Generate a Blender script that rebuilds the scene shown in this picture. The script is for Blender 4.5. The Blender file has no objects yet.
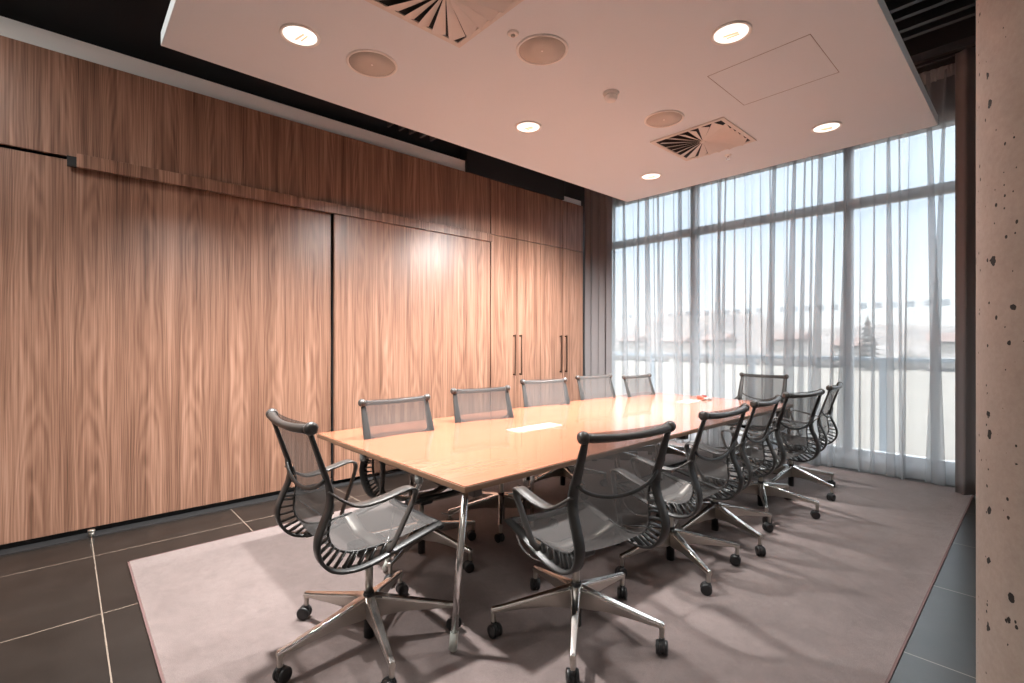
import bpy, bmesh, math, random
from mathutils import Vector, Matrix, noise
random.seed(7)
S = bpy.context.scene
COL = S.collection
PI = math.pi

# ------------------------------------------------------------------ helpers
def tag(o, label=None, cat=None, group=None, kind=None):
    if label: o['label'] = label
    if cat: o['category'] = cat
    if group: o['group'] = group
    if kind: o['kind'] = kind
    return o

def empty(name, loc=(0, 0, 0), rz=0.0, parent=None):
    o = bpy.data.objects.new(name, None)
    o.empty_display_size = .1
    COL.objects.link(o)
    o.location = loc
    o.rotation_euler = (0, 0, rz)
    if parent: o.parent = parent
    return o

def obj(name, bm, mats, parent=None, smooth=False, loc=(0, 0, 0), bevel=0.0, seg=2, kind=None):
    if not isinstance(mats, (list, tuple)): mats = [mats]
    me = bpy.data.meshes.new(name)
    bm.normal_update()
    bm.to_mesh(me); bm.free()
    for m in mats: me.materials.append(m)
    o = bpy.data.objects.new(name, me)
    COL.objects.link(o)
    o.location = loc
    if parent: o.parent = parent
    if smooth:
        for p in me.polygons: p.use_smooth = True
    if bevel:
        md = o.modifiers.new('bevel', 'BEVEL'); md.width = bevel; md.segments = seg; md.limit_method = 'ANGLE'
        md.angle_limit = math.radians(40)
        for p in me.polygons: p.use_smooth = True
        wn = o.modifiers.new('wn', 'WEIGHTED_NORMAL'); wn.keep_sharp = True
    if kind: o['kind'] = kind
    return o

def box(bm, x0, x1, y0, y1, z0, z1, mi=0):
    v = [bm.verts.new(p) for p in ((x0,y0,z0),(x1,y0,z0),(x1,y1,z0),(x0,y1,z0),(x0,y0,z1),(x1,y0,z1),(x1,y1,z1),(x0,y1,z1))]
    for q in ((3,2,1,0),(4,5,6,7),(0,1,5,4),(1,2,6,5),(2,3,7,6),(3,0,4,7)):
        f = bm.faces.new([v[i] for i in q]); f.material_index = mi
    return bm

def BX(*a, **k):
    return box(bmesh.new(), *a, **k)

def cyl(bm, c, r0, r1, z0, z1, n=24, caps=True, mi=0):
    """vertical frustum at c=(x,y)"""
    a = [bm.verts.new((c[0]+r0*math.cos(2*PI*i/n), c[1]+r0*math.sin(2*PI*i/n), z0)) for i in range(n)]
    b = [bm.verts.new((c[0]+r1*math.cos(2*PI*i/n), c[1]+r1*math.sin(2*PI*i/n), z1)) for i in range(n)]
    for i in range(n):
        f = bm.faces.new((a[i], a[(i+1)%n], b[(i+1)%n], b[i])); f.smooth = True; f.material_index = mi
    if caps:
        f = bm.faces.new(a[::-1]); f.material_index = mi
        f = bm.faces.new(b); f.material_index = mi
    return bm

def lathe(bm, prof, c=(0, 0, 0), n=32, mi=0, M=None):
    """prof: (r,z) list"""
    rings = []
    for r, z in prof:
        ring = []
        for i in range(n):
            p = Vector((r*math.cos(2*PI*i/n), r*math.sin(2*PI*i/n), z))
            if M: p = M @ p
            ring.append(bm.verts.new(p + Vector(c)))
        rings.append(ring)
    for a, b in zip(rings, rings[1:]):
        for i in range(n):
            f = bm.faces.new((a[i], a[(i+1)%n], b[(i+1)%n], b[i])); f.material_index = mi; f.smooth = True
    for ring, rev in ((rings[0], True), (rings[-1], False)):
        try:
            f = bm.faces.new(ring[::-1] if rev else ring); f.material_index = mi
        except ValueError: pass
    return bm

def catmull(pts, k=5):
    pts = [Vector(p) for p in pts]
    P = [pts[0]*2-pts[1]] + pts + [pts[-1]*2-pts[-2]]
    out = []
    for i in range(1, len(P)-2):
        p0, p1, p2, p3 = P[i-1:i+3]
        for j in range(k):
            t = j/k
            out.append(0.5*((2*p1)+(-p0+p2)*t+(2*p0-5*p1+4*p2-p3)*t*t+(-p0+3*p1-3*p2+p3)*t*t*t))
    out.append(P[-2])
    return out

def tube(bm, pts, r, n=10, mi=0, cap=True):
    """round tube along points; r float or list"""
    pts = [Vector(p) for p in pts]
    R = r if isinstance(r, (list, tuple)) else [r]*len(pts)
    rings = []
    up = Vector((0, 0, 1))
    t = (pts[1]-pts[0]).normalized()
    if abs(t.dot(up)) > .95: up = Vector((1, 0, 0))
    u = t.cross(up).normalized()
    for i, p in enumerate(pts):
        a = pts[max(i-1, 0)]; b = pts[min(i+1, len(pts)-1)]
        t = (b-a).normalized()
        u = (u - t*u.dot(t)).normalized(); w = t.cross(u)
        rings.append([bm.verts.new(p+(u*math.cos(2*PI*k/n)+w*math.sin(2*PI*k/n))*R[i]) for k in range(n)])
    for a, b in zip(rings, rings[1:]):
        for i in range(n):
            f = bm.faces.new((a[i], a[(i+1)%n], b[(i+1)%n], b[i])); f.smooth = True; f.material_index = mi
    if cap:
        bm.faces.new(rings[0][::-1]).material_index = mi; bm.faces.new(rings[-1]).material_index = mi
    return bm

def ribbon(bm, pts, side, w, th, mi=0):
    """flat strap: rectangular section; side = approx width direction (vector or fn(i)), w, th floats or lists"""
    pts = [Vector(p) for p in pts]; rings = []
    for i, p in enumerate(pts):
        a = pts[max(i-1, 0)]; b = pts[min(i+1, len(pts)-1)]
        t = (b-a).normalized()
        s = Vector(side(i) if callable(side) else side); s = (s-t*s.dot(t)).normalized(); nrm = t.cross(s)
        W = (w[i] if isinstance(w, list) else w)/2; T = (th[i] if isinstance(th, list) else th)/2
        ring = []
        # rounded rectangle (8 verts)
        c = min(W, T)*.55
        for dx, dy in ((W, -T+c), (W, T-c), (W-c, T), (-W+c, T), (-W, T-c), (-W, -T+c), (-W+c, -T), (W-c, -T)):
            ring.append(bm.verts.new(p+s*dx+nrm*dy))
        rings.append(ring)
    n = 8
    for a, b in zip(rings, rings[1:]):
        for i in range(n):
            f = bm.faces.new((a[i], a[(i+1)%n], b[(i+1)%n], b[i])); f.smooth = True; f.material_index = mi
    bm.faces.new(rings[0][::-1]).material_index = mi; bm.faces.new(rings[-1]).material_index = mi
    return bm

def fixn(bm):
    bmesh.ops.recalc_face_normals(bm, faces=bm.faces[:]); return bm

# ------------------------------------------------------------------ materials
def mat(name, color=(.8, .8, .8), rough=.5, metal=0.0, spec=.5, coat=0.0, emit=None, es=0.0):
    m = bpy.data.materials.new(name); m.use_nodes = True
    b = m.node_tree.nodes['Principled BSDF']
    b.inputs['Base Color'].default_value = (*color, 1)
    b.inputs['Roughness'].default_value = rough
    b.inputs['Metallic'].default_value = metal
    b.inputs['Specular IOR Level'].default_value = spec
    b.inputs['Coat Weight'].default_value = coat
    if emit:
        b.inputs['Emission Color'].default_value = (*emit, 1); b.inputs['Emission Strength'].default_value = es
    return m

class NT:
    def __init__(s, m): s.m = m; s.t = m.node_tree; s.n = s.t.nodes; s.l = s.t.links; s.b = s.n.get('Principled BSDF')
    def add(s, typ, **kw):
        n = s.n.new(typ)
        for k, v in kw.items(): setattr(n, k, v)
        return n
    def link(s, a, b): s.l.new(a, b)
    def math(s, op, a, b=None, c=None):
        n = s.add('ShaderNodeMath', operation=op)
        for i, v in enumerate((a, b, c)):
            if v is None: continue
            if isinstance(v, (int, float)): n.inputs[i].default_value = v
            else: s.link(v, n.inputs[i])
        return n.outputs[0]
    def noise(s, vec, scale, detail=3, rough=.5, dist=0):
        n = s.add('ShaderNodeTexNoise'); n.inputs['Scale'].default_value = scale; n.inputs['Detail'].default_value = detail
        n.inputs['Roughness'].default_value = rough; n.inputs['Distortion'].default_value = dist
        if vec is not None: s.link(vec, n.inputs['Vector'])
        return n.outputs['Fac']
    def ramp(s, fac, stops):
        n = s.add('ShaderNodeValToRGB'); e = n.color_ramp.elements
        while len(e) < len(stops): e.new(.5)
        for i, (p, c) in enumerate(stops): e[i].position = p; e[i].color = (*c, 1)
        s.link(fac, n.inputs['Fac']); return n.outputs['Color']
    def comb(s, x, y, z):
        n = s.add('ShaderNodeCombineXYZ')
        for i, v in enumerate((x, y, z)):
            if isinstance(v, (int, float)): n.inputs[i].default_value = v
            else: s.link(v, n.inputs[i])
        return n.outputs[0]
    def coords(s):
        g = s.add('ShaderNodeNewGeometry'); sp = s.add('ShaderNodeSeparateXYZ'); s.link(g.outputs['Position'], sp.inputs[0])
        return g.outputs['Position'], sp.outputs
    def bump(s, h, strength=.2, dist=.002):
        n = s.add('ShaderNodeBump'); n.inputs['Strength'].default_value = strength; n.inputs['Distance'].default_value = dist
        s.link(h, n.inputs['Height']); s.link(n.outputs[0], s.b.inputs['Normal'])

def wood(name, along, across, stops, rough=.34, leaf=.31, fine=120, off=0.0, bump=.05, coat=0.0, cath=1.0):
    m = mat(name, rough=rough, coat=coat); t = NT(m)
    P, (X, Y, Z) = t.coords(); D = {'x': X, 'y': Y, 'z': Z}
    a = t.math('ADD', D[across], off); L = D[along]
    k = t.math('FLOOR', t.math('DIVIDE', a, leaf))
    pp = t.math('PINGPONG', a, leaf)
    v1 = t.comb(t.math('MULTIPLY', pp, 1.0), t.math('MULTIPLY', L, .05), t.math('MULTIPLY', k, .013))
    # slow warp, long figure
    v0 = t.comb(t.math('MULTIPLY', pp, 5.0), t.math('MULTIPLY', L, .8), 3.3)
    warp = t.noise(v0, 1.0, 2)
    d = t.math('SUBTRACT', pp, leaf*.45)
    par = t.math('MULTIPLY', t.math('MULTIPLY', d, d), 130*cath)
    ph = t.math('ADD', t.math('ADD', t.math('MULTIPLY', par, 1.0), t.math('MULTIPLY', L, .55*cath)), t.math('MULTIPLY', warp, 3.2))
    rings = t.math('SINE', t.math('MULTIPLY', ph, 15.0))
    fi = t.noise(t.comb(t.math('MULTIPLY', a, fine), t.math('MULTIPLY', L, 1.3), 0.0), 1.0, 5, .65)
    mid = t.noise(t.comb(t.math('MULTIPLY', pp, 26), t.math('MULTIPLY', L, .55), t.math('MULTIPLY', k, .4)), 1.0, 3, .55)
    big = t.noise(t.comb(t.math('MULTIPLY', pp, 6), t.math('MULTIPLY', L, .35), 7.7), 1.0, 2)
    s = t.math('ADD', t.math('MULTIPLY', rings, .040), t.math('MULTIPLY', fi, .62))
    s = t.math('ADD', s, t.math('MULTIPLY', mid, .50))
    s = t.math('ADD', s, t.math('MULTIPLY', big, .26))
    s = t.math('SUBTRACT', s, .19)
    t.link(t.ramp(s, stops), t.b.inputs['Base Color'])
    if bump: t.bump(fi, bump, .001)
    return m

W_ST = [(.30, (.075, .033, .021)), (.42, (.165, .082, .052)), (.54, (.265, .140, .093)), (.68, (.375, .215, .150))]
M_wood = wood('walnut_veneer', 'z', 'y', W_ST, rough=.36)
M_wood2 = wood('walnut_veneer_upper', 'z', 'y', W_ST, rough=.36, off=.17)
M_woodC = wood('walnut_veneer_cabinet', 'z', 'y', W_ST, rough=.34, leaf=.43, off=.43, cath=.5)
T_ST = [(.25, (.255, .092, .050)), (.5, (.335, .125, .070)), (.75, (.39, .157, .094))]
M_table = wood('table_veneer', 'y', 'x', T_ST, rough=.20, leaf=.42, fine=70, bump=.006, cath=.25, coat=.45)
M_tedge = mat('table_edge_brown', (.20, .115, .07), .4)
M_black = mat('matte_black', (.012, .012, .013), .7)
M_dark = mat('charcoal_paint', (.03, .031, .034), .65)
M_white = mat('white_paint', (.62, .60, .57), .6)
M_bandw = mat('band_paint', (.88, .88, .86), .6)
M_chrome = mat('polished_aluminium', (.78, .76, .73), .16, 1.0)
M_satin = mat('satin_aluminium', (.50, .47, .43), .38, 1.0)
M_tube = mat('chrome_tube', (.80, .79, .78), .17, 1.0)
M_frame = mat('graphite_frame', (.036, .035, .034), .38)
M_frame2 = mat('graphite_arm', (.058, .052, .048), .36)
M_plast = mat('black_plastic', (.014, .014, .015), .42)
M_glide = mat('pale_glide', (.50, .52, .48), .5)
M_alu = mat('window_aluminium', (.30, .31, .33), .45, .4)
M_bronze = mat('dark_bronze', (.09, .055, .04), .35, .8)
M_trimring = mat('cream_ring', (.82, .80, .76), .5)
M_grille = mat('speaker_cloth', (.47, .44, .39), .8)
M_lamp = mat('lamp_glass', (1, .95, .9), .5, emit=(1.0, .90, .80), es=1.5)
M_bulb = mat('lamp_bulb', (.8, .6, .45), .5, emit=(1.0, .62, .45), es=.6)

# ceiling plaster: fine stipple
M_ceil = mat('ceiling_plaster', (.70, .76, .79), .8); t = NT(M_ceil); P, _ = t.coords(); t.bump(t.noise(P, 110, 3), .25, .003)
# carpet
M_carpet = mat('carpet_mauve', rough=.95, spec=.15); t = NT(M_carpet); P, _ = t.coords()
n1 = t.noise(P, 340, 2, .7); n2 = t.noise(P, 2.2, 4, .6, .6); n3 = t.noise(P, 14, 4, .6, .8)
mx = t.math('ADD', t.math('MULTIPLY', n1, .55), t.math('ADD', t.math('MULTIPLY', n2, .28), t.math('MULTIPLY', n3, .26)))
t.link(t.ramp(mx, [(.36, (.118, .088, .082)), (.56, (.188, .146, .137)), (.74, (.26, .208, .194))]), t.b.inputs['Base Color'])
t.b.inputs['Sheen Weight'].default_value = .25
t.bump(n1, .6, .006)
M_carpet_edge = mat('carpet_binding', (.13, .075, .07), .9)
# floor tiles: dark slate, pale joints at .9 m
M_tile = mat('dark_tile', rough=.30, spec=.28); t = NT(M_tile); P, (X, Y, Z) = t.coords()
def joint(c, off, pitch, w):
    a = t.math('ABSOLUTE', t.math('SUBTRACT', t.math('PINGPONG', t.math('ADD', c, off), pitch/2), 0.0))
    return t.math('LESS_THAN', a, w/2)
jx = joint(X, 4.13, .9, .006); jy = joint(Y, -.142+.87*20, .87, .006)
J = t.math('MAXIMUM', jx, jy)
nb = t.noise(P, 5, 5, .6); nf = t.noise(P, 160, 2)
base = t.ramp(t.math('ADD', t.math('MULTIPLY', nb, .7), t.math('MULTIPLY', nf, .3)), [(.3, (.010, .009, .008)), (.7, (.022, .019, .017))])
mix = t.add('ShaderNodeMix', data_type='RGBA'); t.link(J, mix.inputs['Factor']); t.link(base, mix.inputs['A']); mix.inputs['B'].default_value = (.22, .18, .145, 1)
t.link(mix.outputs['Result'], t.b.inputs['Base Color'])
t.bump(t.math('SUBTRACT', t.math('MULTIPLY', nf, .3), J), .15, .002)
# concrete column with pits
M_conc = mat('concrete', rough=.75); t = NT(M_conc); P, _ = t.coords()
nb = t.noise(P, 3.5, 5, .6, .3); nf = t.noise(P, 60, 4, .7)
def vor(scale, thr, seed):
    v = t.add('ShaderNodeTexVoronoi'); v.inputs['Scale'].default_value = scale; v.inputs['Randomness'].default_value = 1
    ma = t.add('ShaderNodeMapping'); ma.inputs['Location'].default_value = (seed, seed*2, seed*.7); ma.inputs['Scale'].default_value = (1, 1, .8)
    t.link(P, ma.inputs[0]); t.link(ma.outputs[0], v.inputs['Vector'])
    dd = t.math('ADD', v.outputs['Distance'], t.math('MULTIPLY', t.noise(P, 70, 3), .30))
    sp = t.add('ShaderNodeSeparateColor'); t.link(v.outputs['Color'], sp.inputs[0])
    tt = t.math('MULTIPLY', t.math('POWER', sp.outputs[0], 3.0), thr)
    return t.math('LESS_THAN', dd, t.math('ADD', tt, .135))
pit = t.math('MAXIMUM', vor(24, .30, 1.3), vor(55, .26, 4.1))
cc = t.ramp(t.math('ADD', t.math('MULTIPLY', nb, .6), t.math('MULTIPLY', nf, .4)), [(.3, (.34, .27, .225)), (.7, (.48, .40, .345))])
mix = t.add('ShaderNodeMix', data_type='RGBA'); t.link(pit, mix.inputs['Factor']); t.link(cc, mix.inputs['A']); mix.inputs['B'].default_value = (.022, .018, .016, 1)
t.link(mix.outputs['Result'], t.b.inputs['Base Color'])
t.bump(t.math('SUBTRACT', t.math('MULTIPLY', nf, .2), pit), .5, .004)
# curtain cloth
M_curt = mat('curtain_cloth', (.19, .17, .17), .85); M_curt.node_tree.nodes['Principled BSDF'].inputs['Sheen Weight'].default_value = .3

def sheer(name, opac, col, transl=.6):
    m = bpy.data.materials.new(name); m.use_nodes = True; t = NT(m); t.n.remove(t.b)
    out = t.n['Material Output']
    tr = t.add('ShaderNodeBsdfTransparent')
    df = t.add('ShaderNodeBsdfDiffuse'); df.inputs[0].default_value = (*col, 1)
    tl = t.add('ShaderNodeBsdfTranslucent'); tl.inputs[0].default_value = (*col, 1)
    a = t.add('ShaderNodeMixShader'); a.inputs[0].default_value = transl; t.link(df.outputs[0], a.inputs[1]); t.link(tl.outputs[0], a.inputs[2])
    b = t.add('ShaderNodeMixShader'); b.inputs[0].default_value = opac; t.link(tr.outputs[0], b.inputs[1]); t.link(a.outputs[0], b.inputs[2])
    t.link(b.outputs[0], out.inputs[0])
    return m
M_gauze = sheer('white_gauze', .50, (.60, .62, .64), .5)
M_hemt = sheer('gauze_tape', .75, (.75, .73, .72), .4)
M_mesh = sheer('grey_mesh_fabric', .71, (.115, .108, .105), .25)
# glass
M_glass = bpy.data.materials.new('window_glass'); M_glass.use_nodes = True; t = NT(M_glass); t.n.remove(t.b)
tr = t.add('ShaderNodeBsdfTransparent'); tr.inputs[0].default_value = (.93, .96, .97, 1)
gl = t.add('ShaderNodeBsdfGlossy'); gl.inputs['Roughness'].default_value = .02
fr = t.add('ShaderNodeFresnel'); fr.inputs[0].default_value = 1.45
mx = t.add('ShaderNodeMixShader'); t.link(fr.outputs[0], mx.inputs[0]); t.link(tr.outputs[0], mx.inputs[1]); t.link(gl.outputs[0], mx.inputs[2])
t.link(mx.outputs[0], t.n['Material Output'].inputs[0])
# outside
M_field = mat('dry_field', rough=.95); t = NT(M_field); P, _ = t.coords()
t.link(t.ramp(t.math('ADD', t.math('MULTIPLY', t.noise(P, .35, 6, .7), .7), t.math('MULTIPLY', t.noise(P, .03, 3), .3)), [(.35, (.062, .050, .038)), (.65, (.100, .081, .064))]), t.b.inputs['Base Color'])
M_hill = mat('hill_side', rough=.95); t = NT(M_hill); P, _ = t.coords()
t.link(t.ramp(t.noise(P, .06, 6, .7), [(.35, (.060, .050, .048)), (.5, (.085, .070, .063)), (.65, (.115, .093, .082))]), t.b.inputs['Base Color'])
M_scrub = mat('bare_shrub', rough=.95); t = NT(M_scrub); P, _ = t.coords()
t.link(t.ramp(t.noise(P, 1.4, 5, .7), [(.35, (.07, .062, .055)), (.65, (.13, .11, .10))]), t.b.inputs['Base Color'])
M_hwall = mat('house_render', (.16, .14, .125), .9)
M_hroof = mat('house_roof', (.10, .062, .052), .9)

# ------------------------------------------------------------------ the setting
XL, YB, XR, YF, ZC = -4.75, -3.2, 2.6, 6.45, 4.3
obj('floor', BX(XL-.1, XR+.1, YB-.1, YF+.2, -.12, 0), M_tile, kind='structure')
obj('ceiling', BX(XL-.1, XR+.1, YB-.1, YF+.2, ZC, ZC+.1), M_black, kind='structure')
obj('wall_left', BX(XL-.1, XL, YB-.1, YF+.2, 0, ZC), M_dark, kind='structure')
obj('wall_right', BX(XR, XR+.1, YB-.1, YF+.2, 0, ZC), M_white, kind='structure')
obj('wall_back', BX(XL, XR, YB-.1, YB, 0, ZC), M_white, kind='structure')
obj('wall_window_head', BX(XL, XR, YF-.05, YF+.2, 3.57, ZC), mat('head_grey', (.14, .135, .13), .7), kind='structure')
obj('trim_1', BX(XL, -4.635, YB, 3.50, 3.385, 3.52), M_bandw, kind='structure')     # pale band over the wood
obj('trim_2', BX(XL, -4.635, 5.22, 5.64, 3.385, 3.46), M_bandw, kind='structure')
obj('baseboard_left', BX(XL, -4.66, YB, 5.64, 0, .045), M_black, kind='structure')

obj('floor_shade_strip', BX(-4.66, -4.535, YB, 5.64, 0, .004), M_black, kind='structure')  # black strip standing in for the shade along the foot of the doors
# window wall: frame, glass panes, sill, transom
mull = [-4.72, -3.26, -1.466, .33, 2.3]
bm = bmesh.new(); box(bm, XL, XR, 6.36, 6.50, 0, .10); box(bm, XL, XR, 6.385, 6.46, .10, .20)
obj('window_1_sill', bm, mat('sill_panel', (.80, .82, .85), .5), kind='structure')
bm = bmesh.new()
for x in mull: box(bm, x-.035, x+.035, 6.36, 6.50, .20, 3.57)
box(bm, XL, XR, 6.375, 6.49, 2.85, 2.945); box(bm, XL, XR, 6.375, 6.49, 3.53, 3.57)
wf = obj('window_1', bm, M_alu, kind='structure')
for i in range(4):
    for z0, z1 in ((.20, 2.85), (2.945, 3.53)):
        o = obj('pane', BX(mull[i]+.035, mull[i+1]-.035, 6.425, 6.433, z0, z1), M_glass, parent=wf)
M_dot = sheer('manifestation_film', .42, (.5, .55, .6), .8)
bm = bmesh.new()
x = -4.6
while x < 2.2:
    box(bm, x, x+.062, 6.419, 6.4235, 1.735, 1.797); x += .135
obj('safety_marks', bm, M_dot, parent=wf)

# suspended ceiling raft
bm = BX(-3.27, -.535, .39, 4.82, 3.0, 3.075)
obj('ceiling_raft', bm, M_ceil, bevel=.003, kind='structure')
bm = bmesh.new()
for x in (-2.9, -.95):
    for y in (.9, 4.3): cyl(bm, (x, y), .008, .008, 3.075, ZC, 8)
obj('trim_3', bm, M_black, kind='structure')

# ------------------------------------------------------------------ wood wall
def front_panel(name, y0, y1, z0, z1, xf, m, label, cat, depth=.025, parent=None):
    o = obj(name, BX(xf-depth, xf, y0, y1, z0, z1), m, parent=parent, bevel=.0015, seg=1)
    if label: tag(o, label, cat)
    return o
front_panel('wall_panel', YB+.02, 3.862, 2.672, 3.378, -4.6, M_wood2, 'long walnut veneer panel running above the sliding doors, under the pale strip', 'wood panel', .03)
front_panel('sliding_door', -2.6, 1.885, .045, 2.655, -4.625, M_wood, 'widest walnut veneer sliding door, filling the left of the wall up to the vertical shadow gap', 'door', .03)
front_panel('sliding_door', 1.905, 3.845, .045, 2.60, -4.585, M_wood2, 'walnut veneer sliding door standing forward, between the shadow gap and the tall cupboards', 'door', .035)
front_panel('pelmet', .065, 3.862, 2.60, 2.692, -4.56, M_wood, 'slim projecting walnut rail above the two sliding doors', 'rail', .0395)
o = obj('gap_shade', BX(-4.5995, -4.566, .015, .0645, 2.60, 2.668), M_black, [x for x in bpy.data.objects if x.name.startswith('pelmet')][0]); o['label'] = 'black block for the shaded gap at the end of the rail'  # shadow gap beside the rail, built as a solid black block
# tall cabinets: two units, each with two tall doors and two top doors
def cabinet(y0, y1, label):
    r = empty('tall_cabinet', (-4.6, (y0+y1)/2, 0)); tag(r, label, 'cupboard', 'walnut cupboards beside the dark curtain')
    ym = (y0+y1)/2; ox, oy = -4.6, ym
    obj('carcass', BX(-.12, -.028, y0-oy+.003, y1-oy-.003, .05, 3.375), M_woodC, r)
    g = .0035
    for (a, b, s) in ((y0, ym, 1), (ym, y1, -1)):
        d = obj('door', BX(-.025, 0, a-oy+g, b-oy-g, .048, 2.696), M_woodC, r, bevel=.001, seg=1)
        hy = ym - s*.055 - oy
        bm = bmesh.new()
        box(bm, .028, .040, hy-.006, hy+.006, .945, 1.467)
        box(bm, -.001, .028, hy-.010, hy+.010, .950, .968); box(bm, -.001, .028, hy-.010, hy+.010, 1.444, 1.462)
        h = obj('handle', bm, M_bronze, d, bevel=.001, seg=1); h['label'] = 'slim dark bronze bar handle'
        obj('top_door', BX(-.025, 0, a-oy+g, b-oy-g, 2.704, 3.375), M_woodC, r, bevel=.001, seg=1)
cabinet(3.868, 4.745, 'tall walnut double cupboard next to the sliding door, farther from the curtain')
cabinet(4.745, 5.645, 'tall walnut double cupboard standing next to the dark curtain')
# floor guide pin
bm = bmesh.new(); cyl(bm, (0, 0), .016, .016, 0, .035, 16); cyl(bm, (0, 0), .021, .021, .035, .047, 16)
tag(obj('door_guide', bm, M_satin, loc=(-4.545, .142, .004)), 'small silver floor stop at the foot of the widest sliding door', 'door stop')

# ------------------------------------------------------------------ ceiling void
r = obj('air_duct', BX(XL+.005, -4.59, 3.502, 5.218, 3.384, 4.05), M_black, bevel=.004)
tag(r, 'black boxed air duct above the walnut cupboards, behind the ceiling raft edge', 'duct')
g = empty('ventilation_grille', (-4.2, 2.75, 3.62)); tag(g, 'black slatted grille in the dark gap above the pale strip', 'grille')
bm = bmesh.new()
for i in range(5):
    y = -.30+i*.13
    box(bm, -.38, .55, y, y+.022, -.03, .10)
obj('slat', bm, mat('slat_black', (.06, .058, .058), .5), g)
obj('frame', BX(-.42, .60, -.36, .34, .10, .14), M_black, g)
M_slat = mat('void_metal', (.07, .072, .08), .45, .5)
for i, (y, z) in enumerate(((4.93, 4.06), (5.10, 4.06), (5.27, 4.04), (5.43, 4.04))):
    bm = BX(-2.6, 2.3, y, y+.05, z, z+.09)
    for hx_ in (-2.2, -.2, 1.8): box(bm, hx_, hx_+.02, y+.015, y+.035, z+.085, ZC)
    o = obj('cable_tray', bm, M_slat)
    tag(o, 'thin dark metal channel in the black void above the raft, seen by the column', 'channel', 'dark channels above the raft')
obj('trim_4', BX(XL, XR, 5.86, 6.02, 4.06, ZC), M_dark, kind='structure')

# ------------------------------------------------------------------ ceiling fittings
ZR = 3.0
def spot(parent, p, power, size=132, blend=1.0, col=(1, .985, .965), r=.06):
    l = bpy.data.lights.new('downlight_bulb', 'SPOT'); l.energy = power; l.color = col; l.spot_size = math.radians(size); l.spot_blend = blend; l.shadow_soft_size = r
    o = bpy.data.objects.new('downlight_bulb', l); COL.objects.link(o); o.location = p
    if parent: o.parent = parent
    return o
def downlight(x, y, label, z=ZR, power=130, tilt=0):
    r = empty('downlight', (x, y, z)); tag(r, label, 'downlight', 'round downlights in the ceiling raft')
    bm = lathe(bmesh.new(), [(.100, 0), (.100, -.006), (.094, -.009), (.086, -.006), (.084, -.001), (.084, 0)], n=40)
    obj('trim_ring', bm, M_trimring, r, smooth=True)
    bm = lathe(bmesh.new(), [(.001, -.0005), (.083, -.0035), (.083, -.0005)], n=40)
    obj('lens', fixn(bm), M_lamp, r)
    bm = tube(bmesh.new(), [(-.036, -.01, -.009), (.036, .006, -.009)], .006, 8); tube(bm, [(-.03, .016, -.009), (.034, .026, -.009)], .005, 8)
    obj('bulb', bm, M_bulb, r)
    o = spot(r, (0, 0, -.03), power)
    o.rotation_euler = (0, math.radians(tilt), 0)   # tilt added to throw more of the beam on the wooden wall
downlight(-2.66, .92, 'round lit downlight nearest the dark void at upper left of the ceiling', power=820, tilt=9)
downlight(-1.11, 2.58, 'round lit downlight beside the access hatch, upper right of the ceiling', power=130)
downlight(-2.63, 2.58, 'round lit downlight in the middle of the left row, near the glow on the raft', power=640, tilt=20)
downlight(-1.11, 4.245, 'round lit downlight near the far right corner of the ceiling raft', power=130)
downlight(-2.60, 4.235, 'small lit downlight at the far left corner of the raft, by the sheer curtain', power=1500, tilt=26)

def speaker(x, y, label, rr=.145):
    r = empty('ceiling_speaker', (x, y, ZR)); tag(r, label, 'speaker', 'round ceiling speakers')
    obj('rim', lathe(bmesh.new(), [(rr, 0), (rr, -.005), (rr-.006, -.008), (rr-.014, -.006), (rr-.016, 0)], n=48), M_trimring, r, smooth=True)
    bm = lathe(bmesh.new(), [(.004, -.0055), (.05, -.005), (rr-.014, -.003), (rr-.014, -.0005)], n=48)
    obj('grille', fixn(bm), M_grille, r)
    obj('logo_dot', lathe(bmesh.new(), [(.006, -.0055), (.006, -.008)], n=12), M_trimring, r)
speaker(-2.65, 1.324, 'round beige ceiling speaker nearest the left edge of the raft')
speaker(-1.885, 1.957, 'round beige ceiling speaker on the centre line, beside the small white sensor')
speaker(-1.869, 3.218, 'round beige ceiling speaker on the centre line, just before the farther air diffuser', .14)

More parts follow.
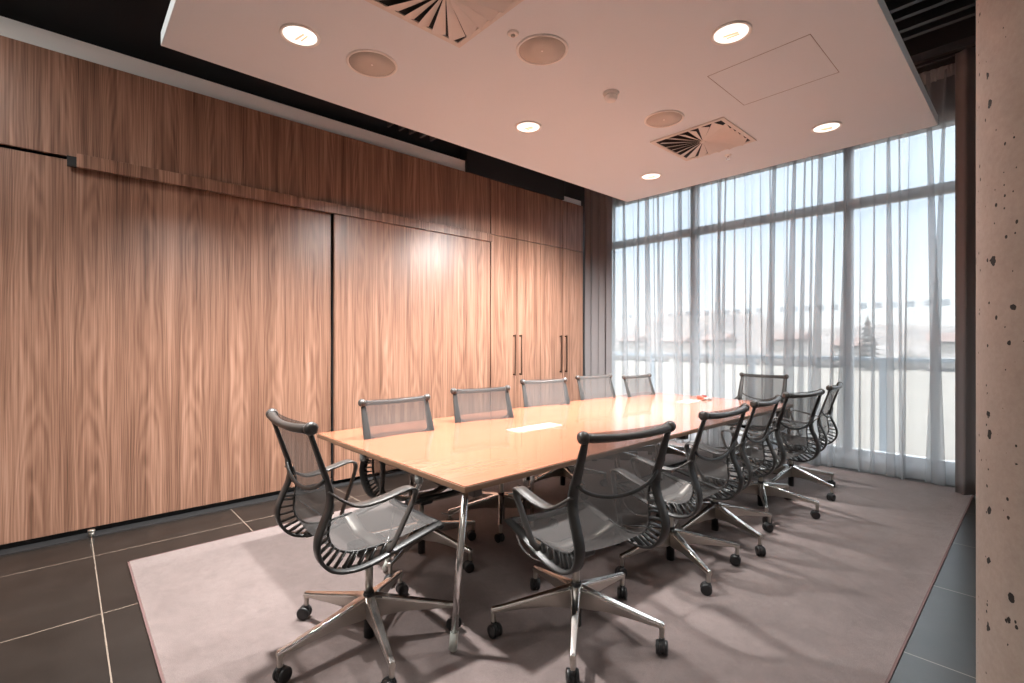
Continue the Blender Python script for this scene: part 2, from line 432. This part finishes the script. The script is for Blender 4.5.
M_diff = mat('diffuser_white', (.66, .62, .57), .55)
def diffuser(x, y, s, label):
    r = empty('air_diffuser', (x, y, ZR)); tag(r, label, 'air vent', 'square swirl air diffusers')
    h = s/2
    bm = bmesh.new()
    for a in range(4):
        M = Matrix.Rotation(a*PI/2, 4, 'Z')
        c = [(-h, -h, 0), (h, -h, 0), (h-.03, -h+.03, 0), (-h+.03, -h+.03, 0)]
        vs = [bm.verts.new(M @ Vector(p)) for p in c] + [bm.verts.new(M @ (Vector(p)+Vector((0, 0, -.008)))) for p in c]
        for q in ((0, 1, 2, 3), (7, 6, 5, 4), (0, 4, 5, 1), (1, 5, 6, 2), (2, 6, 7, 3), (3, 7, 4, 0)): bm.faces.new([vs[i] for i in q])
    obj('frame', fixn(bm), M_diff, r)
    obj('dark_plenum', BX(-h+.03, h-.03, -h+.03, h-.03, -.0015, -.0005), M_black, r)
    bm = bmesh.new(); n = 20; hi = h-.032
    def edge(a):
        c, s_ = math.cos(a), math.sin(a); k = hi/max(abs(c), abs(s_)); return Vector((c*k, s_*k, 0))
    for i in range(n):
        a0 = 2*PI*i/n + .02; a1 = a0 + 2*PI/n*.84
        p0, p1 = edge(a0), edge(a1)
        q0, q1 = p0*.07, p1*.07
        zz0, zz1 = -.002, -.028
        top = [q0+Vector((0, 0, -.005)), p0+Vector((0, 0, zz0)), p1+Vector((0, 0, zz1)), q1+Vector((0, 0, -.008))]
        vs = [bm.verts.new(p) for p in top] + [bm.verts.new(p+Vector((0, 0, .0015))) for p in top]
        for q in ((0, 1, 2, 3), (7, 6, 5, 4), (0, 4, 5, 1), (1, 5, 6, 2), (2, 6, 7, 3), (3, 7, 4, 0)): bm.faces.new([vs[j] for j in q])
    obj('vane', fixn(bm), M_diff, r)
    obj('hub', lathe(bmesh.new(), [(.022, -.002), (.022, -.011), (.012, -.013)], n=20), M_diff, r)
diffuser(-1.87, 1.30, .60, 'square white swirl air diffuser cut by the top edge of the picture')
diffuser(-1.86, 3.80, .60, 'square white swirl air diffuser near the far end of the raft')

r = empty('smoke_detector', (-1.907, 2.627, ZR)); tag(r, 'white stepped smoke detector in the middle of the ceiling raft', 'smoke detector')
obj('base', lathe(bmesh.new(), [(.052, 0), (.052, -.012), (.046, -.018)], n=28), M_trimring, r)
obj('sensor_head', lathe(bmesh.new(), [(.040, -.018), (.042, -.034), (.036, -.036), (.036, -.042), (.030, -.052), (.012, -.056)], n=28), M_trimring, r)
r = empty('motion_sensor', (-1.884, 1.737, ZR)); tag(r, 'small round white sensor between the near air diffuser and the centre speaker', 'sensor')
obj('base', lathe(bmesh.new(), [(.030, .01), (.030, -.006), (.022, -.012)], n=24), M_trimring, r)
obj('lens', lathe(bmesh.new(), [(.012, -.011), (.011, -.018), (.005, -.021)], n=16), M_grille, r)
r = empty('sprinkler', (-1.854, 4.249, ZR)); tag(r, 'small metal sprinkler head beside the farther air diffuser', 'sprinkler')
obj('rose', lathe(bmesh.new(), [(.030, .01), (.028, -.006), (.010, -.008)], n=20), M_trimring, r)
bm = lathe(bmesh.new(), [(.006, -.008), (.006, -.03), (.016, -.032), (.016, -.035)], n=14)
obj('nozzle', fixn(bm), M_tube, r)
r = empty('access_hatch', (-1.11, 3.165, ZR)); tag(r, 'flush square access hatch in the raft, only its thin seam showing', 'hatch')
bm = bmesh.new()
for (a, b, c, d) in ((-.28, .28, -.27, -.267), (-.28, .28, .267, .27), (-.28, -.277, -.27, .27), (.277, .28, -.27, .27)): box(bm, a, b, c, d, -.0012, .01)
obj('seam', bm, mat('seam_grey', (.30, .27, .25), .8), r)
obj('panel', BX(-.275, .275, -.265, .265, -.0006, .01), M_ceil, r)

# ------------------------------------------------------------------ carpet
bm = BX(-3.86, -.43, .30, 6.16, .0, .008)
c = obj('area_rug', bm, M_carpet, bevel=.004); tag(c, 'large mauve grey carpet under the table and all the chairs', 'carpet')
bm = bmesh.new()
for (a, b, cc_, d) in ((-3.868, -3.858, .292, 6.16), (-.432, -.422, .292, 6.16), (-3.868, -.422, .290, .301)): box(bm, a, b, cc_, d, 0, .0075)
obj('binding', bm, M_carpet_edge, c)

# ------------------------------------------------------------------ column
bm = cyl(bmesh.new(), (0, 0), .30, .30, 0, ZC, 96, caps=False)
D_, r_ = 1.95, .30
az = math.radians(3.9) - math.asin(r_/D_)
col = obj('concrete_column', bm, M_conc, smooth=True, loc=(-math.sin(az)*D_, math.cos(az)*D_, 0))
tag(col, 'round bare concrete column with pitted surface at the right edge', 'column')

# ------------------------------------------------------------------ curtains
def curtain(name, x0, x1, yfun, z0, z1, m, period, amp, over, seed, nz=26, drift=.03, thick=0, hem=None):
    rnd = random.Random(seed)
    L = x1-x0; n = int(L/period*22)
    ks = []
    s = 0.0; ph = []
    # irregular phase: each fold its own length
    cuts = [0.0]
    while cuts[-1] < L+period*2: cuts.append(cuts[-1]+period*rnd.uniform(.45, 1.6))
    amps = [rnd.uniform(.35, 1.25) for _ in cuts]; ov = [rnd.uniform(.2, 1.35) for _ in cuts]; dr = [rnd.uniform(-1, 1) for _ in cuts]
    def fold(s):
        i = 0
        while cuts[i+1] < s: i += 1
        w = cuts[i+1]-cuts[i]; u = (s-cuts[i])/w
        return i, w, u
    bm = bmesh.new(); rows = []
    for j in range(nz+1):
        tz = j/nz; z = z0+(z1-z0)*tz; row = []
        low = 1-tz
        for k in range(n+1):
            s = L*k/n; i, w, u = fold(s)
            e = math.sin(PI*u)**2
            A = amp*amps[i]*(.55+.45*low**.7)*min(1.6, w/period)
            th = 2*PI*u + .25*math.sin(3*low+i)
            x = x0 + s + over*ov[i]*w*math.sin(2*PI*u)*(.55+.45*low) + drift*dr[i]*low*math.sin(PI*u) 
            y = yfun(x) + A*(math.cos(th)-1)*(.5 if u < .5 else .5)
            y += .012*noise.noise(Vector((s*2.2, z*.7, seed)))
            zz = z + (.012*math.sin(s*9+seed) if j == 0 else 0)
            row.append(bm.verts.new((x, y, max(zz, .003))))
        rows.append(row)
    for a, b in zip(rows, rows[1:]):
        for k in range(n):
            f = bm.faces.new((a[k], a[k+1], b[k+1], b[k])); f.smooth = True
            if hem and (b is rows[-1]): f.material_index = 1
    o = obj(name, bm, [m, hem] if hem else m)
    for p in o.data.polygons: p.use_smooth = True
    if thick:
        md = o.modifiers.new('thick', 'SOLIDIFY'); md.thickness = thick
    return o
g = empty('sheer_curtain', (-2.3, 6.2, 0)); tag(g, 'white translucent sheer curtain hanging in folds across the whole window', 'curtain')
a = curtain('gauze', -4.56, .75, lambda x: 6.24, .004, 3.98, M_gauze, .092, .08, .52, 5, drift=.13); a.parent = g; a.matrix_parent_inverse = Matrix.Translation((2.3, -6.2, 0))
b = curtain('heading_tape', -4.56, .75, lambda x: 6.215, 3.90, 4.02, M_hemt, .05, .02, .05, 9, nz=2); b.parent = g; b.matrix_parent_inverse = Matrix.Translation((2.3, -6.2, 0))
obj('curtain_rail', BX(XL+.02, XR-.02, 6.08, 6.11, 4.035, 4.06), M_dark, kind='structure')
# left dark curtain (bunched in the corner)
lc = curtain('blackout_curtain', -4.72, -4.35, lambda x: 5.83+.55*(x+4.72), .012, 3.95, M_curt, .10, .085, .10, 3, thick=.004)
tag(lc, 'dark grey blackout curtain drawn back between the cupboards and the window', 'curtain')
rc = curtain('blackout_curtain', -.545, .75, lambda x: 5.98, .012, 4.0, M_curt, .17, .10, .10, 12, thick=.004, drift=.02)
tag(rc, 'dark grey blackout curtain hanging beside the concrete column', 'curtain')

# ------------------------------------------------------------------ table
TX0, TX1, TY0, TY1, TZ = -3.425, -1.724, 1.30, 5.48, .74
cx, cy = (TX0+TX1)/2, (TY0+TY1)/2
tb = empty('conference_table', (cx, cy, 0)); tag(tb, 'long rectangular honey coloured wooden meeting table on chrome legs', 'table')
hx, hy = (TX1-TX0)/2, (TY1-TY0)/2
obj('table_top', BX(-hx+.004, hx-.004, -hy+.004, hy-.004, TZ-.004, TZ), M_table, tb)
obj('edge_band', BX(-hx, hx, -hy, hy, TZ-.030, TZ-.004), M_tedge, tb, bevel=.002)
M_under = mat('table_rail', (.10, .08, .07), .5)
for x in (-.45, .45):
    obj('rail', BX(x-.025, x+.025, -hy+.12, hy-.12, TZ-.09, TZ-.031), M_under, tb, bevel=.004)
for y in (-hy+.10, -.02, hy-.14):
    obj('cross_rail', BX(-hx+.06, hx-.06, y, y+.05, TZ-.085, TZ-.031), M_under, tb, bevel=.004)
def leg(p0, p1, r=.0165):
    o = obj('leg', tube(bmesh.new(), [p0, Vector(p0).lerp(Vector(p1), .5), Vector(p0).lerp(Vector(p1), .885)], r, 16), M_tube, tb)
    q = Vector(p0).lerp(Vector(p1), .885)
    g_ = obj('glide', tube(bmesh.new(), [q, Vector(p0).lerp(Vector(p1), .99), p1], [r+.0025, r+.0025, r-.004], 16), M_glide, o); g_['label'] = 'pale plastic foot'
for sx in (-1, 1):
    if sx > 0: leg((sx*(hx-.036), -hy-.00+.03, TZ-.03), (sx*(hx-.036)-(.004 if sx > 0 else 0), -hy-.035, .015))
    leg((sx*(hx-.036), hy-.03, TZ-.03), (sx*(hx-.036), hy+.0, .015))
leg((-.62, -hy+.62, TZ-.035), (-.62, -hy+.60, .015))
leg((.435, -hy+.05, TZ-.035), (-.09, -hy+.11, .015), .014)
for (x, y) in ((0, -.9), (0, .9), (.035, -.86), (.035, .94)): leg((x, y, TZ-.035), (x, y, .015), .014)
for (x, y) in ((.435, -hy+.012), (-.19, -hy+.012)):
    bm = cyl(bmesh.new(), (x, y+.01), .019, .019, TZ-.075, TZ-.031, 18)
    o = obj('bracket', bm, mat('grey_bracket', (.33, .34, .33), .5), tb)
M_flap = mat('cable_flap_metal', (.85, .83, .80), .22, .6)
o = obj('cable_flap', BX(.02-.07, .02+.07, 2.35-cy, 2.80-cy, TZ, TZ+.004), M_flap, tb, bevel=.001, seg=1); o['label'] = 'pale metal cable flap set in the near half of the table'
o = obj('cable_flap', BX(.02-.07, .02+.07, 4.75-cy, 5.05-cy, TZ, TZ+.004), M_flap, tb, bevel=.001, seg=1)
obj('cable_slot', BX(.02+.045, .02+.068, 5.06-cy, 5.30-cy, TZ, TZ+.003), M_black, tb)
# small box with pens at the far end
r = empty('stationery_box', (-2.56, 5.26, TZ+.001), math.radians(-35)); tag(r, 'small red and grey box lying on the far end of the table', 'box')
o = obj('body', BX(-.11, .035, -.03, .03, 0, .024), mat('red_plastic', (.50, .10, .07), .4), r, bevel=.004); o['label'] = 'red half'
o = obj('end_piece', BX(.036, .11, -.028, .028, 0, .020), mat('grey_plastic', (.30, .28, .27), .4), r, bevel=.004); o['label'] = 'grey half'
bm = tube(bmesh.new(), [(-.04, .0, .033), (.03, .006, .033)], .009, 12)
o = obj('cap', bm, mat('dark_red', (.22, .05, .05), .4), r)

# ------------------------------------------------------------------ chair
OUT = [(-.352, .968), (-.330, .90), (-.300, .81), (-.276, .73), (-.278, .665), (-.305, .60), (-.326, .535), (-.315, .47), (-.272, .42), (-.20, .395), (-.11, .397), (-.01, .420), (.10, .447), (.19, .468), (.235, .475)]
INN = [(-.338, .990), (-.322, .90), (-.292, .81), (-.266, .73), (-.254, .66), (-.262, .60), (-.268, .545), (-.252, .497), (-.212, .463), (-.15, .447), (-.07, .447), (.01, .455), (.10, .470), (.19, .484), (.232, .482), (.252, .462), (.246, .440)]
def chair():
    root = empty('office_chair')
    # side rails with ribs
    for sx in (-1, 1):
        oc = catmull([(0, y, z) for y, z in OUT], 4); n = len(oc)
        def xo(i):   # half-distance of the outer rail
            z = oc[i].z; y = oc[i].y
            return .238 + .010*math.exp(-((z-.56)/.13)**2)
        pts = [Vector((sx*xo(i), p.y, p.z)) for i, p in enumerate(oc)]
        bm = bmesh.new()
        wl = [.030+.022*min(1, i/10) - (.012 if i > n-14 else 0)*min(1, (i-(n-14))/13 if i > n-14 else 0) for i in range(n)]
        ribbon(bm, pts, (1, 0, 0), wl, .013)
        # inner rail (ladder's inner edge)
        ic = catmull([(0, y, z) for y, z in INN[3:12]], 4); m = len(ic)
        ip = [Vector((sx*(.222-.018*math.sin(PI*min(1, i/(m-1)))), p.y, p.z)) for i, p in enumerate(ic)]
        ribbon(bm, ip, (1, 0, 0), .012, .009)
        # ribs
        k = 17
        oseg = pts[12:4*11+1]
        for j in range(1, k):
            u = j/k
            a = oseg[int(round(u*(len(oseg)-1)))]; b = ip[int(round(u*(m-1)))]
            a2 = a + Vector((-sx*.012, 0, 0))
            ribbon(bm, [a2, a2.lerp(b, .5), b], (1, 0, 0), .020, .0075)
        obj('side_rail', fixn(bm), M_frame, root)
    # top bar
    pts = []
    for i in range(17):
        x = -.238+.476*i/16; q = 1-(x/.238)**2
        pts.append((x, -.352-.022*q, .972-.010*q))
    bm = tube(bmesh.new(), pts, [.0145+.005*abs(p[0])/.24 for p in pts], 12)
    for sx in (-1, 1):
        tube(bm, [(sx*.225, -.349, .972), (sx*.236, -.349, .973), (sx*.250, -.348, .975), (sx*.262, -.346, .976), (sx*.270, -.345, .976)], [.017, .025, .026, .023, .012], 14)
    o = obj('top_bar', bm, M_frame2, root)
    # lumbar crossbar
    pts = []
    for i in range(21):
        x = -.232+.464*i/20; q = 1-(x/.232)**2
        q = max(q, 0)**.75
        pts.append((x, -.292-.016*q, .770-.072*q))
    obj('lumbar_bar', ribbon(bmesh.new(), pts, (0, .3, 1), .016, .010), M_frame, root)
    # mesh sling
    ic = catmull([(0, y, z) for y, z in INN], 5); n = len(ic); bm = bmesh.new(); rows = []
    for i, p in enumerate(ic):
        u = i/(n-1)
        hw = .230 - .014*math.sin(PI*min(1, u*1.25))
        a = ic[max(i-1, 0)]; b = ic[min(i+1, n-1)]; t = (b-a).normalized(); nm = Vector((0, -t.z, t.y))  # points back/down
        if nm.y > 0 and p.z > .6: nm = -nm
        if p.z <= .6 and nm.z > 0: nm = -nm
        row = []
        for j in range(13):
            x = -hw+2*hw*j/12; q = 1-(x/hw)**2
            row.append(bm.verts.new(Vector((x, p.y, p.z))+nm*.016*q))
        rows.append(row)
    for a, b in zip(rows, rows[1:]):
        for j in range(12):
            f = bm.faces.new((a[j], a[j+1], b[j+1], b[j])); f.smooth = True
    o = obj('mesh_sling', bm, M_mesh, root); o['label'] = 'grey see-through mesh forming seat and back'
    # arms
    for sx in (-1, 1):
        P_ = catmull([(sx*.252, -.285, .725), (sx*.272, -.235, .685), (sx*.288, -.18, .660), (sx*.298, -.10, .666), (sx*.302, -.02, .682), (sx*.302, .030, .690), (sx*.300, .062, .678), (sx*.296, .064, .645), (sx*.286, .038, .580), (sx*.274, .005, .505), (sx*.262, -.02, .450), (sx*.235, -.03, .425)], 4)
        n = len(P_); w = [.028+.032*math.sin(PI*min(1, i/(n*.62))) if i < n*.62 else .030 for i in range(n)]
        th = [.010]*n
        bm = ribbon(bmesh.new(), P_, (1, 0, 0), [max(v, .026) for v in w], th)
        obj('armrest', bm, M_frame2, root)
    # under-seat bracket
    pts = [(-.232, 0, .442), (-.17, 0, .418), (-.09, 0, .392), (0, 0, .398), (.09, 0, .392), (.17, 0, .418), (.232, 0, .442)]
    bm = ribbon(bmesh.new(), catmull(pts, 4), (0, 1, 0), .062, .020)
    obj('seat_bracket', bm, M_satin, root, )
    bm = bmesh.new(); box(bm, -.045, .045, -.09, .075, .352, .392)
    obj('tilt_box', bm, M_plast, root, bevel=.012)
    # front roll
    bm = tube(bmesh.new(), [(-.236, .238, .462), (-.12, .241, .455), (0, .242, .452), (.12, .241, .455), (.236, .238, .462)], .017, 12)
    obj('front_bar', bm, M_plast, root)
    # lever
    bm = tube(bmesh.new(), catmull([(-.19, .225, .452), (-.195, .222, .40), (-.18, .205, .335), (-.14, .16, .287), (-.10, .115, .283), (-.085, .10, .292)], 5), .0045, 8)
    obj('height_lever', bm, M_tube, root)
    # column
    bm = cyl(bmesh.new(), (0, 0), .017, .017, .12, .36, 20)
    o = obj('column', bm, M_satin, root); o['label'] = 'polished metal column'
    bm = cyl(bmesh.new(), (0, 0), .024, .026, .018, .205, 20)
    cyl(bm, (0, 0), .028, .024, .205, .222, 20)
    o = obj('gas_lift_housing', bm, M_plast, root); o['label'] = 'black tube hanging below the hub'
    return root

def star_base():
    """five legs with castors, mesh data shared; built once at angle 0 (leg along +Y)"""
    L = .335
    bm = bmesh.new()
    # cross sections along y: (y, half width top, half width bottom, z top, z bottom)
    sec = [(.010, .027, .021, .213, .112), (.06, .024, .018, .204, .112), (.14, .021, .016, .186, .122), (.25, .018, .014, .163, .120), (.35, .0150, .012, .142, .114), (.402, .014, .012, .134, .110), (.410, .013, .011, .128, .106)]
    rings = []
    for y, wt, wb, zt, zb in sec:
        rings.append([bm.verts.new(p) for p in ((-wb, y, zb), (wb, y, zb), (wt, y, zt-.010), (wt*.70, y, zt), (-wt*.70, y, zt), (-wt, y, zt-.010))])
    for a, b in zip(rings, rings[1:]):
        for i in range(6):
            f = bm.faces.new((a[i], a[(i+1) % 6], b[(i+1) % 6], b[i])); f.material_index = 1 if i in (2, 3, 4) else 0
    bm.faces.new(rings[0][::-1]); bm.faces.new(rings[-1])
    # stub
    cyl(bm, (0, .398), .0105, .0125, .062, .125, 14)
    fixn(bm)
    return bm

def caster_bm():
    bm = bmesh.new()
    # hood
    M = Matrix.Rotation(PI/2, 4, 'Y')
    lathe(bm, [(.004, -.009), (.026, -.009), (.028, -.004), (.028, .004), (.026, .009), (.004, .009)], (0, -.012, .034), 20, M=M)
    cyl(bm, (0, 0), .013, .012, .045, .068, 14)
    return fixn(bm)
def wheel_bm(sx):
    bm = bmesh.new(); M = Matrix.Rotation(PI/2, 4, 'Y')
    lathe(bm, [(.002, sx*.026), (.012, sx*.0265), (.020, sx*.024), (.027, sx*.025), (.030, sx*.021), (.031, sx*.015), (.029, sx*.0105), (.004, sx*.010)], (0, -.012, .0312), 24, M=M)
    return fixn(bm)

proto = chair()
leg0 = obj('base_leg', star_base(), [M_satin, M_chrome], proto, bevel=.002, seg=2); leg0['label'] = 'polished aluminium spoke of the star base'
cas0 = obj('caster', caster_bm(), M_plast, proto)
wh = [obj('wheel', wheel_bm(s), M_plast, cas0, smooth=False) for s in (-1, 1)]

def copy_tree(o, parent=None):
    c = o.copy(); COL.objects.link(c)
    c.parent = parent
    for ch in list(o.children): copy_tree(ch, c)
    return c
# finish prototype: five legs and casters
UP = {'side_rail', 'top_bar', 'lumbar_bar', 'mesh_sling', 'armrest', 'seat_bracket', 'tilt_box', 'front_bar', 'height_lever'}
legs = [leg0] + [copy_tree(leg0, proto) for _ in range(4)]
cas = [cas0] + [copy_tree(cas0, proto) for _ in range(4)]
FZ = .008
def place(root, x, y, az, base_az, dz, casts):
    """az: direction the seat faces, degrees left of +Y; base_az: one spoke's direction (world)"""
    root.location = (x, y, FZ); root.rotation_euler = (0, 0, math.radians(az))
    k = j = 0
    for ch in root.children:
        st = ch.name.split('.')[0]
        if st in UP: ch.location.z = dz
        elif st == 'column': ch.scale.z = 1; ch.location.z = dz
        elif st == 'base_leg':
            ch.rotation_euler = (0, 0, math.radians(base_az-az+72*k)); k += 1
        elif st == 'caster':
            a = math.radians(base_az-az+72*j)
            ch.location = (-math.sin(a)*.398, math.cos(a)*.398, 0)
            ch.rotation_euler = (0, 0, a+math.radians(casts[j % len(casts)])); j += 1

GR = 'mesh office chairs around the meeting table'
LS = [
 # x, y, facing, base, dz, label
 (-2.10, 1.035, -1, -176, .070, 'grey mesh office chair seen side-on at the near head of the table'),
 (-1.512, 1.805, 79, -70, .020, 'grey mesh office chair with its back to us, largest and nearest on the right side'),
 (-1.57, 2.78, 88, -121, 0, 'grey mesh office chair second from the camera along the right side of the table'),
 (-1.60, 3.45, 93, -113, 0, 'grey mesh office chair in the middle of the five along the right side'),
 (-1.58, 4.24, 79, -82, 0, 'grey mesh office chair fourth from the camera along the right side of the table'),
 (-1.605, 5.03, 95, -112, 0, 'grey mesh office chair farthest along the right side, nearest the sheer curtain'),
 (-2.70, 1.69, -92, -76, -.01, 'grey mesh office chair nearest of the row along the wooden wall, by the table corner'),
 (-2.80, 2.46, -103, -60, 0, 'grey mesh office chair second along the wooden wall, before the sliding door edge'),
 (-3.07, 3.47, -106, -40, 0, 'grey mesh office chair in front of the cupboard handles, middle of the wall row'),
 (-3.09, 4.36, -99, -70, 0, 'grey mesh office chair fourth along the wall, in front of the dark left curtain'),
 (-2.92, 5.00, -93, -20, -.015, 'grey mesh office chair last of the wall row, in front of the sheer curtain'),
 (-2.21, 5.66, 180, -50, .0, 'grey mesh office chair facing us at the far head of the table'),
]
CA = [(20, 75, -40, 130, 200), (100, 30, 160, -60, 10), (60, -20, 110, 30, 190), (150, 10, -70, 90, 40)]
for i, (x, y, az_, ba, dz, lab) in enumerate(LS):
    r = copy_tree(proto) if i else None
    LS[i] = (r, x, y, az_, ba, dz, lab)
for i, (r, x, y, az_, ba, dz, lab) in enumerate(LS):
    r = r or proto
    place(r, x, y, az_, ba, dz, CA[i % 4]); tag(r, lab, 'chair', GR)

# ------------------------------------------------------------------ outside
obj('balcony_floor', BX(-9, 5, 6.66, 7.75, -.30, -.12), mat('balcony_concrete', (.35, .34, .33), .8), kind='structure')
g = empty('balcony_railing', (-1.5, 7.6, 0)); tag(g, 'grey metal balcony railing outside, seen through the sheer curtain', 'railing')
M_rail = mat('railing_grey', (.22, .25, .28), .5)
obj('handrail', BX(-7.5, 6.5, -.03, .03, 1.125, 1.18), M_rail, g, bevel=.005)
for x in (-3.18, -1.49, .10, 1.67, 3.26, 4.85):
    obj('post', BX(x+.0+.0, x+.07, -.035, .035, -.12, 1.125), M_rail, g)
obj('ground', BX(-400, 300, 6.9, 420, -4.1, -4.0), M_field, kind='structure')
# hills: ridge meshes
def ridge(name, y0, depth, x0, x1, hfun, m, label):
    bm = bmesh.new(); nx, ny = 140, 8; rows = []
    for j in range(ny+1):
        v = j/ny; row = []
        for i in range(nx+1):
            x = x0+(x1-x0)*i/nx; y = y0+depth*v
            h = hfun(x)*math.sin(PI/2*min(1, v*1.3)) + 1.2*noise.noise(Vector((x*.06, y*.05, 2)))*v
            row.append(bm.verts.new((x, y, -4.05+h)))
        rows.append(row)
    for a, b in zip(rows, rows[1:]):
        for i in range(nx): bm.faces.new((a[i], a[i+1], b[i+1], b[i])).smooth = True
    return tag(obj(name, bm, m), label, 'hill', kind='structure')
ridge('hill', 150, 60, -260, 60, lambda x: 7.0+8.5*math.exp(-((x+95)/32)**2)+3*math.sin(x*.05)+2.2*noise.noise(Vector((x*.08, 0, 0))), M_hill, 'pale hillside beyond the field')
ridge('hill', 245, 70, -380, 90, lambda x: 13.0+4.5*math.exp(-((x+170)/50)**2)+2.5*noise.noise(Vector((x*.03, 5, 0))), M_hill, 'distant ridge')
# hedge belt
bm = bmesh.new()
for i in range(260):
    x = -190+i*.95+random.uniform(-.5, .5); y = 120+random.uniform(-4, 6); rr = random.uniform(1.0, 2.1)
    bmesh.ops.create_icosphere(bm, subdivisions=1, radius=rr, matrix=Matrix.Translation((x, y, -4+rr*.7)) @ Matrix.Scale(random.uniform(.8, 1.4), 4, (0, 0, 1)))
tag(obj('hedge', bm, M_scrub), 'long belt of bare shrubs along the far side of the field', 'shrubs', kind='stuff')
# houses
def house(x, y, z, w, d, h, rh, lab):
    r = empty('house', (x, y, z), random.uniform(-.3, .3)); tag(r, lab, 'house', 'far houses beyond the field')
    obj('wall', BX(-w/2, w/2, -d/2, d/2, -2, h), M_hwall, r)
    bm = bmesh.new(); e = .5
    v = [bm.verts.new(p) for p in ((-w/2-e, -d/2-e, h), (w/2+e, -d/2-e, h), (w/2+e, d/2+e, h), (-w/2-e, d/2+e, h), (-w/2-e, 0, h+rh), (w/2+e, 0, h+rh))]
    for q in ((0, 1, 5, 4), (2, 3, 4, 5), (0, 4, 3), (1, 2, 5), (3, 2, 1, 0)): bm.faces.new([v[i] for i in q])
    obj('roof', bm, M_hroof, r)
for x in (-115, -97, -80, -63, -46, -30, -14, 3):
    house(x, 143+random.uniform(-6, 4), -2.6+random.uniform(0, 1.5), random.uniform(6, 9.5), 7, random.uniform(2.4, 3.4), 1.9, 'distant pale house with a reddish roof beyond the field')
# conifer
t0 = empty('conifer', (-22.5, 112, -4)); tag(t0, 'dark conifer rising above the horizon behind the balcony rail', 'tree')
obj('trunk', cyl(bmesh.new(), (0, 0), .3, .1, 0, 6, 10), M_scrub, t0)
bm = bmesh.new()
for k in range(9):
    z = 1.0+k*.95; rr = 2.7*(1-k/10.5)
    lathe(bm, [(rr*random.uniform(.9, 1.1), z), (rr*.35, z+.9), (.05, z+1.7)], n=14)
obj('crown', bm, M_scrub, t0)

# ------------------------------------------------------------------ light
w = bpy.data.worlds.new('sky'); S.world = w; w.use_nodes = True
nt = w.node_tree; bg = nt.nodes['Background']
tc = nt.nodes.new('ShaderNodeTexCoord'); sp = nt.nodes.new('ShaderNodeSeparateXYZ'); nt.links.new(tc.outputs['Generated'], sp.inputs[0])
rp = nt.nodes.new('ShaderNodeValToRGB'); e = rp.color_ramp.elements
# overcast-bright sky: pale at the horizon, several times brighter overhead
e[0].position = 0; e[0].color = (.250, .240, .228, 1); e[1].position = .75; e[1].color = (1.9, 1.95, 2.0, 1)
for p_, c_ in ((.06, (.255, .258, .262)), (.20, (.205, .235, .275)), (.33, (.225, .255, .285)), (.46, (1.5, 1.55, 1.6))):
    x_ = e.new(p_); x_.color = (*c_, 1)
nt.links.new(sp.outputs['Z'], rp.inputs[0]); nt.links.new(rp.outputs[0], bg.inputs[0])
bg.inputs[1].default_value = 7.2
sun = bpy.data.lights.new('sun', 'SUN'); sun.energy = 2.0; sun.angle = .02; sun.color = (1, .93, .82)
so = bpy.data.objects.new('sun', sun); COL.objects.link(so)
so.rotation_euler = Vector((-.45, .55, -.7)).to_track_quat('-Z', 'Y').to_euler()   # from behind the building onto the field

# unseen fill lights added behind the camera to brighten the room
M_lamp2 = M_lamp
def area(p, sx, sy, power, col=(1, .95, .90)):
    l = bpy.data.lights.new('fill_light', 'AREA'); l.shape = 'RECTANGLE'; l.size = sx; l.size_y = sy; l.energy = power; l.color = col
    o = bpy.data.objects.new('fill_light', l); COL.objects.link(o); o.location = p; return o
area((-2.9, -1.3, 3.6), 1.4, 1.4, 80)
area((.9, -1.3, 3.6), 1.4, 1.4, 20)

# ------------------------------------------------------------------ camera
cam = bpy.data.cameras.new('camera'); co = bpy.data.objects.new('camera', cam); COL.objects.link(co)
cam.sensor_width = 36; cam.lens = 488/1024*36; cam.clip_start = .05; cam.clip_end = 2000
co.location = (0, 0, 1.38); co.rotation_euler = (PI/2, 0, math.radians(47.45))
S.camera = co
S.view_settings.view_transform = 'Standard'; S.view_settings.look = 'None'
S.view_settings.exposure = 0.12; S.view_settings.gamma = 1.0; S.view_settings.use_curve_mapping = False
S.cycles.max_bounces = 10; S.cycles.diffuse_bounces = 6; S.cycles.transparent_max_bounces = 32
S.cycles.use_denoising = True
S.cycles.sample_clamp_indirect = 8
